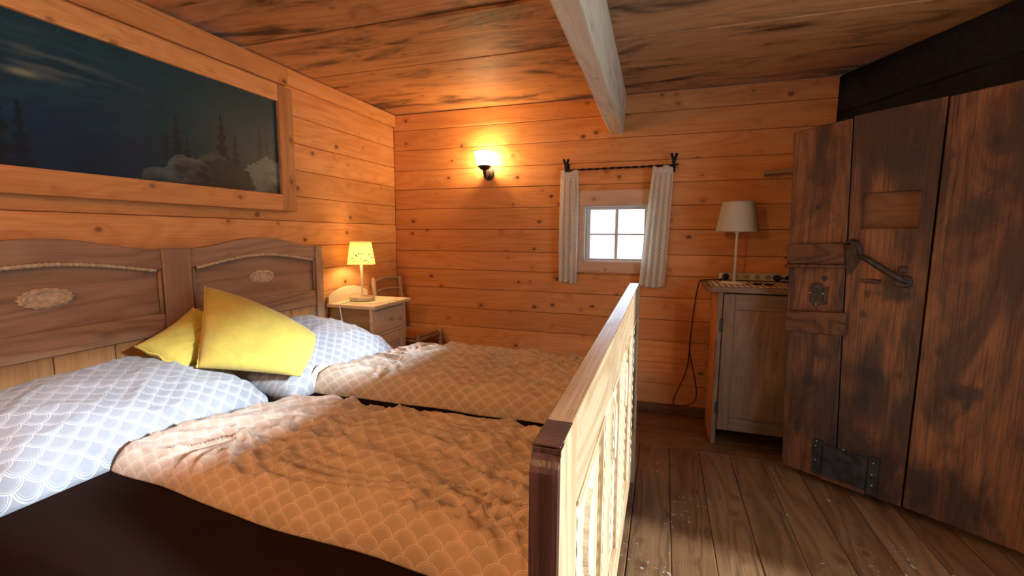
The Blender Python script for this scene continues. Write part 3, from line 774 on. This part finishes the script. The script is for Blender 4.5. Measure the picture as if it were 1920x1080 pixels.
# ------------------------------------------------------------------ bedside cabinet, lamp, chair
nsd = root('bedside_cabinet', (-1.86, 2.54, 0), 'pale pine bedside cabinet with drawer standing beside the bed', 'bedside table')
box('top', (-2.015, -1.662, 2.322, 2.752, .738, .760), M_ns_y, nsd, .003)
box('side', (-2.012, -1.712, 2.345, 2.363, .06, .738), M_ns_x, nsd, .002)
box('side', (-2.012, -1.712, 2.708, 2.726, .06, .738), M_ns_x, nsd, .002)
box('back', (-2.012, -2.000, 2.363, 2.708, .06, .738), M_ns_z, nsd, 0)
for a, b in ((2.345, 2.372), (2.699, 2.726)): box('stile', (-1.712, -1.692, a, b, .0, .738), M_ns_z, nsd, .002)
box('rail', (-1.711, -1.694, 2.372, 2.699, .722, .738), M_ns_y, nsd, .001)
box('rail', (-1.711, -1.694, 2.372, 2.699, .555, .572), M_ns_y, nsd, .001)
box('rail', (-1.711, -1.694, 2.372, 2.699, .06, .11), M_ns_y, nsd, .001)
dr = box('drawer', (-1.711, -1.690, 2.376, 2.695, .575, .719), M_ns_y, nsd, .003)
MB().tube([(-1.692, 2.535, .652), (-1.682, 2.535, .652), (-1.675, 2.535, .652), (-1.667, 2.535, .652), (-1.663, 2.535, .652)], [.006, .007, .014, .013, .006], 14).build('knob', M_carve, dr, smooth=True)
dd = box('door', (-1.711, -1.697, 2.376, 2.695, .114, .551), M_ns_z, nsd, .002)
for b in ((-1.697, -1.690, 2.376, 2.430, .114, .551), (-1.697, -1.690, 2.641, 2.695, .114, .551)): box('door_stile', b, M_ns_z, dd, .002)
for b in ((-1.697, -1.690, 2.430, 2.641, .495, .551), (-1.697, -1.690, 2.430, 2.641, .114, .175)): box('door_rail', b, M_ns_y, dd, .002)
N = 20; gp = [(-2.018, 2.335, .760)]+[(-2.018, 2.335+.40*i/N, .800+.052*math.sin(PI*i/N)**.8) for i in range(N+1)]+[(-2.018, 2.735, .760)]
MB().prism(gp, (.016, 0, 0)).build('back_gallery', M_ns_y, nsd, .002)
# doily
n = 60; po = [(-1.835+.148*(1+.03*math.cos(15*2*PI*i/n))*math.cos(2*PI*i/n), 2.55+.172*(1+.03*math.cos(15*2*PI*i/n))*math.sin(2*PI*i/n), .7605) for i in range(n)]
tag(MB().prism(po, (0, 0, .0025)).build('doily', M_doily), 'cream crocheted doily under the bedside lamp', 'doily')
LX, LY, LZ = -1.877, 2.505, .7632
lamp = root('bedside_lamp', (LX, LY, LZ), 'small lit bedside lamp with pierced cream shade on a round base', 'lamp')
MB().lathe((LX, LY, LZ), [(.078, 0), (.081, .004), (.081, .024), (.077, .028), (.012, .029), (.009, .034)], 40).build('base', M_nickel, lamp, smooth=False)
MB().lathe((LX, LY, LZ), [(.005, .03), (.0055, .09), (.008, .20), (.0105, .25), (.0105, .262)], 16).build('stem', M_white, lamp, smooth=True)
def lampshade(c, z0, z1, r0, r1, mat, parent, holes=0, wavy=0.0):
    seg = 96; rows = 14; vs = []; fs = []
    for i in range(rows+1):
        k = i/rows
        for q in range(seg):
            a = 2*PI*q/seg; r = r0+(r1-r0)*k
            z = z0+(z1-z0)*k
            if i == 0: z += wavy*math.sin(a*24)
            if i == rows: z += wavy*.7*math.sin(a*24+1)
            vs.append((c[0]+r*math.cos(a), c[1]+r*math.sin(a), c[2]+z))
    for i in range(rows):
        for q in range(seg):
            fs.append((i*seg+q, i*seg+(q+1) % seg, (i+1)*seg+(q+1) % seg, (i+1)*seg+q))
    me = bpy.data.meshes.new('lamp_shade'); me.from_pydata(vs, [], fs)
    o = link('lamp_shade', me, mat, parent, True)
    so = o.modifiers.new('thickness', 'SOLIDIFY'); so.thickness = .0016
    return o
sh = lampshade((LX, LY, LZ), .240, .388, .089, .066, M_shade_lit, lamp, wavy=.003)
M_punch = plain('dark pierced hole', (.12, .075, .03), .8, 0, .1)
random.seed(11)
mb = MB()
for q in range(46):                                            # pierced flower sprays round the lower half
    a = 2*PI*q/46+random.uniform(-.05, .05); z = .252+random.random()*.062
    r = .089-.023*(z-.240)/.148+.0006
    c_ = Vector((LX+r*math.cos(a), LY+r*math.sin(a), LZ+z)); tx = Vector((-math.sin(a), math.cos(a), 0)); tz = Vector((0, 0, 1)); rd = Vector((math.cos(a), math.sin(a), -.15))
    w_ = random.uniform(.0036, .0058)
    mb.add([c_+tx*w_*math.cos(2*PI*i/6)+tz*w_*math.sin(2*PI*i/6) for i in range(6)]+[c_+rd*.0008], [(i, (i+1) % 6, 6) for i in range(6)])
tag(mb.build('pierced_pattern', M_punch, sh), kind='stuff')
MB().lathe((LX, LY, LZ), [(.004, .262), (.016, .275), (.021, .295), (.014, .316), (.004, .322)], 16).build('bulb', M_bulb2, lamp, smooth=True)
MB().tube([(LX-.05, LY-.06, LZ+.006), (-1.90, 2.38, .766), (-1.905, 2.325, .765), (-1.906, 2.314, .75), (-1.895, 2.312, .70), (-1.88, 2.305, .64), (-1.87, 2.30, .58), (-1.86, 2.295, .45)], .0038, 8).build('power_cord', M_white, lamp, smooth=True)

ch = root('rustic_chair', (-1.8, 2.95, 0), 'brown rustic turned-wood chair in the corner behind the bedside cabinet', 'chair')
def knob_tube(a, b, r, n=16, seed=0):
    a, b = Vector(a), Vector(b)
    return [a.lerp(b, i/n) for i in range(n+1)], [r*(1+.16*mn.noise(Vector((i*.9, seed, 0)))+(.25 if i == n else 0)*0) for i in range(n+1)]
cps = [((-1.955, 2.80, 0), (-1.960, 2.80, .45), (-1.995, 2.79, .885)), ((-1.925, 3.095, 0), (-1.925, 3.095, .45), (-1.952, 3.07, .885))]
for k, (a, b, c) in enumerate(cps):
    p1, r1 = knob_tube(a, b, .018, 10, k); p2_, r2 = knob_tube(b, c, .0175, 10, k+5)
    r2[-1] = .012; r2[-2] = .020
    MB().tube(p1+p2_[1:], r1+r2[1:], 10).build('back_post', M_chair, ch, smooth=True)
for z, dx in ((.855, -.034), (.775, -.028), (.60, -.01)):
    a = Vector((-1.957+dx, 2.80, z)); b = Vector((-1.925+dx*.9, 3.08, z+.004))
    pts = [a.lerp(b, i/12)+Vector((-.018*math.sin(PI*i/12), 0, .012*math.sin(PI*i/12))) for i in range(13)]
    MB().tube(pts, .011, 8).build('back_rail', M_chair, ch, smooth=True)
fl1, fl2 = (-1.640, 2.80), (-1.612, 3.085)
for k, (fx, fy) in enumerate((fl1, fl2)):
    p1, r1 = knob_tube((fx, fy, 0), (fx, fy, .487), .0185, 14, k+9); r1[-1] = .013
    MB().tube(p1, r1, 10).build('leg', M_chair, ch, smooth=True)
MB().hexa([(-1.975, 2.785, .455), (-1.648, 2.785, .455), (-1.62, 3.105, .455), (-1.945, 3.105, .455), (-1.975, 2.785, .472), (-1.648, 2.785, .472), (-1.62, 3.105, .472), (-1.945, 3.105, .472)]).build('seat', M_slat_z, ch, .005)
for z in (.445, .25): MB().tube([(*fl1, z), (*fl2, z)], .012, 8).build('front_rail', M_chair, ch, smooth=True)
for (a, b) in (((-1.957, 2.80), fl1), ((-1.925, 3.09), fl2)):
    for z in (.44, .22): MB().tube([(*a, z), (*b, z)], .011, 8).build('side_rail', M_chair, ch, smooth=True)

# ------------------------------------------------------------------ wall lantern
sx_, sz_ = -1.232, 1.735
YW = 3.158
SY = YW-.092
lan = root('wall_lantern', (sx_, YW, 1.60), 'lit black iron wall lantern with glass panes beside the curtain rod', 'wall lamp', 'wall lanterns')
n6 = 6
def hexr(r, z, ph=PI/6): return [(sx_+r*math.cos(2*PI*i/n6+ph), SY+r*math.sin(2*PI*i/n6+ph), z) for i in range(n6)]
zb, zt = 1.682, 1.782; rb, rt_ = .050, .076
lo, hi = hexr(rb, zb), hexr(rt_, zt)
for i in range(n6):
    j = (i+1) % n6
    a, b, c, d = Vector(lo[i]), Vector(lo[j]), Vector(hi[j]), Vector(hi[i])
    mid = (a+b+c+d)/4; inw = (Vector((sx_, SY, mid.z))-mid).normalized()*.0015
    MB().hexa([a, b, b+inw, a+inw, d, c, c+inw, d+inw]).build('glass_pane', M_lantern, lan)
    MB().tube([a, d], .0028, 6).build('frame_bar', M_iron, lan)
    MB().tube([a, b], .003, 6).build('frame_bar', M_iron, lan)
    MB().tube([d, c], .003, 6).build('frame_bar', M_iron, lan)
MB().prism(hexr(rt_*.985, zt-.001), (0, 0, .002)).build('added_lid', M_lantern, lan)  # lid added to dim the light rising to the ceiling
MB().lathe((sx_, SY, 1.655), [(.012, 0), (.030, .006), (.044, .022), (.050, .027), (.050, .030)], 24).build('cup', M_rust, lan, smooth=True)
pts = [(sx_, SY, 1.658), (sx_, SY+.002, 1.632), (sx_, SY+.022, 1.612), (sx_, SY+.052, 1.612), (sx_, YW-.012, 1.630)]
MB().tube(pts, [.012, .012, .011, .011, .014], 10).build('arm', M_rust, lan, smooth=True)
bp = [(sx_+.040*math.cos(2*PI*i/32), YW-.001, 1.640+.050*math.sin(2*PI*i/32)) for i in range(32)]
MB().prism(bp, (0, -.014, 0)).build('wall_plate', M_rust, lan, .004)
MB().lathe((sx_, SY, 1.685), [(.009, 0), (.011, .018), (.011, .028)], 12).build('socket', M_white, lan)
MB().lathe((sx_, SY, 1.713), [(.009, 0), (.017, .012), (.022, .030), (.018, .046), (.006, .056)], 16).build('bulb', M_bulb, lan, smooth=True)

# unseen lantern added on the wall behind the viewer as warm fill light
def fill_lantern(x_, y_, watts, label):
    r_ = root('wall_lantern', (x_, y_, 1.60), label, 'wall lamp', 'wall lanterns')
    c = (x_, y_+.092)
    lo = [(c[0]+.05*math.cos(PI/3*i), c[1]+.05*math.sin(PI/3*i), 1.682) for i in range(6)]
    hi = [(c[0]+.076*math.cos(PI/3*i), c[1]+.076*math.sin(PI/3*i), 1.782) for i in range(6)]
    for i in range(6):
        j = (i+1) % 6
        MB().add([lo[i], lo[j], hi[j], hi[i]], [(0, 1, 2, 3)]).build('glass_pane', M_lantern, r_)
        MB().tube([lo[i], hi[i]], .0028, 6).build('frame_bar', M_iron, r_)
    MB().lathe((c[0], c[1], 1.655), [(.012, 0), (.030, .006), (.044, .022), (.050, .030)], 24).build('cup', M_rust, r_, smooth=True)
    MB().tube([(c[0], c[1], 1.658), (c[0], c[1]-.02, 1.612), (c[0], y_+.012, 1.630)], .012, 10).build('arm', M_rust, r_, smooth=True)
    MB().box(x_-.04, x_+.04, y_+.001, y_+.014, 1.59, 1.69).build('wall_plate', M_rust, r_, .004)
    MB().lathe((c[0], c[1], 1.713), [(.009, 0), (.017, .012), (.022, .030), (.018, .046), (.006, .056)], 16).build('bulb', M_bulb, r_, smooth=True)
fill_lantern(-1.0, -1.0, 34.0, 'added iron fill lantern, unseen behind the viewer')

# ------------------------------------------------------------------ curtain rod and curtains
RY = 3.098
rod = root('curtain_rod', (-.31, YW, 1.62), 'black wrought iron curtain rod with forked ends above the small window', 'curtain rod')
n = 120; pts = [(-.650+.700*i/n, RY, 1.634+.006*i/n) for i in range(n+1)]
MB().tube(pts, [.0062*(1+.28*math.sin(i*.75)) for i in range(n+1)], 8).build('rod', M_iron, rod, smooth=True)
for xb, zb_ in ((-.650, 1.634), (.050-.012, 1.640)):
    MB().box(xb-.012, xb+.012, YW-.006, YW-.0005, zb_-.035, zb_+.05).build('wall_plate', M_iron, rod, .002)
    MB().tube([(xb, YW-.004, zb_), (xb, RY, zb_)], .007, 8).build('bracket', M_iron, rod)
    for sg in (-1, 1):
        MB().tube([(xb-.002*sg, RY-.004, zb_-.022), (xb, RY-.006, zb_), (xb+.006*sg, RY-.006, zb_+.035), (xb+.016*sg, RY-.006, zb_+.072)], [.007, .009, .008, .0085], 8).build('fork_prong', M_iron, rod, smooth=True)
    MB().tube([(xb-.030, RY-.004, zb_-.006), (xb, RY-.008, zb_-.002), (xb+.030, RY-.004, zb_+.004)], [.004, .008, .004], 8).build('cross_twig', M_iron, rod, smooth=True)
def curtain(top, bottom, z1, z0, nf, label, seed):
    nx, nz = 96, 60; vs, fs, uv = [], [], []
    for j in range(nz+1):
        k = j/nz
        for i in range(nx+1):
            s = i/nx
            xl = top[0]+(bottom[0]-top[0])*k; xr = top[1]+(bottom[1]-top[1])*k
            swell = .012*math.sin(PI*k)
            xx = (xl-swell*.4)+(xr-xl+swell*.6)*s+.006*math.sin(2*PI*nf*s*1.0+1.3+seed)*(.4+k)
            dep = .008+.007*k
            yy = RY-.004-dep*math.sin(2*PI*nf*s+seed+.6*mn.noise(Vector((s*3, k*1.5, seed))))+.004*mn.noise(Vector((s*9, k*9, seed)))
            if k < .06: yy = RY-.011-(yy-RY)*.2
            zz = z1+(z0-z1)*k+.008*math.sin(s*9+seed)*(1 if j == 0 else 0)+.006*math.sin(s*5+seed)*k
            vs.append((xx, yy, zz)); uv.append((s*.40, k*abs(z1-z0)))
    for j in range(nz):
        for i in range(nx): fs.append((j*(nx+1)+i, j*(nx+1)+i+1, (j+1)*(nx+1)+i+1, (j+1)*(nx+1)+i))
    me = bpy.data.meshes.new('curtain'); me.from_pydata(vs, [], fs); ul = me.uv_layers.new(name='UVMap')
    for lp_ in me.loops: ul.data[lp_.index].uv = uv[lp_.vertex_index]
    o = link('curtain', me, M_curtain, None, True)
    m_ = o.modifiers.new('thickness', 'SOLIDIFY'); m_.thickness = .0015
    tag(o, label, 'curtain', 'dotted curtains'); return o
curtain((-.685, -.560), (-.692, -.558), 1.628, .868, 3.5, 'narrow cream dotted curtain hanging left of the small window', .4)
curtain((-.085, .038), (-.145, .012), 1.634, .862, 4.0, 'narrow cream dotted curtain hanging right of the small window', 2.1)

# ------------------------------------------------------------------ cabinet behind the door
CX0, CX1, CY0, CY1 = .300, .800, 2.750, 3.110
cab = root('narrow_cabinet', (.55, 2.93, 0), 'worn narrow wooden cabinet half hidden behind the old plank door', 'cabinet')
N = 8; R = .05
tp = [(.236+R-R*math.sin(PI/2*i/N), 2.715+R-R*math.cos(PI/2*i/N), .888) for i in range(N+1)]
tp = [(.262, 2.715, .888)] + [(.238, 2.738, .888), (.236, 2.76, .888), (.236, 3.13, .888), (.85, 3.13, .888), (.85, 2.715, .888)]
MB().prism(tp, (0, 0, .034)).build('top', M_cab_x, cab, .008, 3)
box('side', (CX0, CX0+.020, CY0+.012, CY1, 0, .888), M_cab_side, cab, .002)
box('side', (CX1-.020, CX1, CY0+.012, CY1, 0, .888), M_cab_side, cab, .002)
box('back', (CX0+.020, CX1-.020, CY1-.012, CY1, .10, .888), M_cab_z, cab, 0)
box('bottom', (CX0+.020, CX1-.020, CY0+.02, CY1-.012, .085, .105), M_cab_x, cab, 0)
for a, b in ((CX0-.001, CX0+.026), (CX1-.026, CX1)): box('corner_post', (a, b, CY0, CY0+.0125, 0, .888), M_cab_z, cab, .003)
dr = box('door', (CX0+.029, CX1-.029, CY0+.008, CY0+.019, .092, .880), M_cab_z, cab, .001)
for a, b in ((CX0+.029, CX0+.088), (CX1-.088, CX1-.029)): box('door_stile', (a, b, CY0-.006, CY0+.008, .092, .880), M_cab_z, dr, .003)
for a, b in ((.092, .165), (.790, .880)): box('door_rail', (CX0+.088, CX1-.088, CY0-.005, CY0+.008, a, b), M_cab_x, dr, .003)
for z in (.70, .22): box('hinge', (CX0+.018, CX0+.034, CY0-.009, CY0-.0005, z-.035, z+.035), M_rust, cab, .001)
tag(box('stripe_runner', (.262, .80, 2.728, 3.05, .9222, .9248), M_stripe, None, .0008), 'striped runner cloth on the narrow cabinet', 'cloth')
L2 = (.398, 2.915, .9250)
lamp2 = root('table_lamp', L2, 'unlit table lamp with pale linen shade on the narrow cabinet', 'lamp')
MB().lathe(L2, [(.070, 0), (.072, .003), (.070, .007), (.016, .011), (.007, .016)], 36).build('base', M_white, lamp2, smooth=False)
MB().lathe(L2, [(.0065, .012), (.0065, .285), (.010, .287), (.014, .292), (.014, .312), (.010, .316)], 16).build('stem', M_white, lamp2, smooth=True)
lampshade(L2, .298, .468, .114, .086, M_shade, lamp2)
MB().lathe(L2, [(.008, .316), (.022, .345), (.026, .370), (.015, .395), (.004, .40)], 16).build('bulb', M_white, lamp2, smooth=True)
for k in range(3):
    a = 2*PI*k/3
    MB().tube([(L2[0]+.014*math.cos(a), L2[1]+.014*math.sin(a), L2[2]+.304), (L2[0]+.112*math.cos(a), L2[1]+.112*math.sin(a), L2[2]+.304)], .0015, 5).build('shade_spoke', M_white, lamp2)
# power strip on the wall behind the cabinet
ps = root('power_strip', (.53, 3.135, .925), 'grey white multi-socket power strip on the narrow cabinet against the wall', 'power strip')
box('housing', (.335, .735, 3.098, 3.145, .926, .970), M_strip, ps, .006, 2)
for k in range(6):
    cx = .372+.060*k
    rg = [(cx+.0185*math.cos(2*PI*i/24), 3.0985, .948+.0185*math.sin(2*PI*i/24)) for i in range(25)]
    so = MB().tube(rg, .0018, 6).build('socket_ring', M_strip, ps, smooth=True)
    MB().prism([(cx+.0165*math.cos(2*PI*i/20), 3.0982, .948+.0165*math.sin(2*PI*i/20)) for i in range(20)], (0, -.0006, 0)).build('socket_well', plain('grey socket well', (.30, .28, .26), .5) if k == 0 else bpy.data.materials['grey socket well'], so)
    for sx in (-.006, .006):
        MB().prism([(cx+sx+.0022*math.cos(2*PI*i/8), 3.0975, .948+.0022*math.sin(2*PI*i/8)) for i in range(8)], (0, -.0005, 0)).build('contact_hole', M_dark, so)
box('switch', (.700, .722, 3.092, 3.098, .936, .960), M_dark, ps, .002)
def plug(cx, name, label, path):
    r_ = root(name, (cx, 3.09, .92), label, 'cord')
    MB().tube([(cx, 3.097, .948), (cx, 3.080, .948), (cx, 3.068, .948), (cx, 3.058, .945)], [.0185, .0185, .015, .006], 16).build('plug', M_dark, r_, smooth=True)
    # smooth path
    P = [Vector(q) for q in path]; out = []
    for i in range(len(P)-1):
        p0, p1, p2__, p3 = P[max(i-1, 0)], P[i], P[i+1], P[min(i+2, len(P)-1)]
        for k in range(10):
            t_ = k/10; out.append(.5*((2*p1)+(-p0+p2__)*t_+(2*p0-5*p1+4*p2__-p3)*t_*t_+(-p0+3*p1-3*p2__+p3)*t_**3))
    out.append(P[-1])
    MB().tube(out, .0034, 7).build('cable', M_dark, r_, smooth=True)
plug(.372, 'black_power_cord', 'black cord hanging from the power strip down beside the narrow cabinet to the floor',
     [(.372, 3.058, .945), (.34, 3.03, .936), (.28, 3.02, .931), (.232, 3.03, .925), (.218, 3.06, .90), (.205, 3.11, .78), (.195, 3.13, .62), (.188, 3.135, .48), (.196, 3.135, .40),
      (.225, 3.128, .28), (.242, 3.118, .17), (.225, 3.11, .105), (.165, 3.105, .080), (.112, 3.11, .075), (.105, 3.115, .11), (.135, 3.125, .20), (.172, 3.13, .30), (.185, 3.135, .40), (.186, 3.136, .50)])
plug(.652, 'lamp_plug_cord', 'black plug and lead in the right end of the power strip', [(.652, 3.058, .945), (.69, 3.05, .952), (.73, 3.05, .950), (.77, 3.06, .935), (.80, 3.09, .930)])
tr = root('dark_spectacles', (.55, 2.86, .925), 'small dark spectacles lying on the striped runner', 'glasses')
for cx, cy in ((.505, 2.842), (.560, 2.828)):
    MB().lathe((cx, cy, .9253), [(.020, 0), (.024, .004), (.022, .009), (.010, .012)], 20).build('lens', M_dark, tr, smooth=True)
MB().tube([(.523, 2.838, .934), (.533, 2.834, .937), (.542, 2.832, .934)], .0025, 6).build('bridge', M_dark, tr)
for a, b in (((.484, 2.848, .932), (.482, 2.925, .930)), ((.581, 2.824, .932), (.610, 2.91, .930))): MB().tube([a, b], .0025, 6).build('temple', M_dark, tr)
# short wooden wall shelf behind the door
sf = root('wall_peg_shelf', (.65, 3.158, 1.55), 'short pale wooden peg shelf on the back wall behind the door edge', 'shelf')
MB().hexa([(.535, 3.050, 1.558), (.86, 3.050, 1.575), (.86, 3.1575, 1.575), (.560, 3.1575, 1.558), (.535, 3.050, 1.578), (.86, 3.050, 1.599), (.86, 3.1575, 1.599), (.560, 3.1575, 1.578)]).build('shelf_board', M_ns_x, sf, .004)
MB().tube([(.608, 3.07, 1.56), (.609, 3.066, 1.535), (.610, 3.06, 1.515)], .004, 8).build('peg', M_ns_x, sf)
MB().tube([(.72, 3.07, 1.565), (.721, 3.066, 1.54), (.722, 3.06, 1.52)], .004, 8).build('peg', M_ns_x, sf)
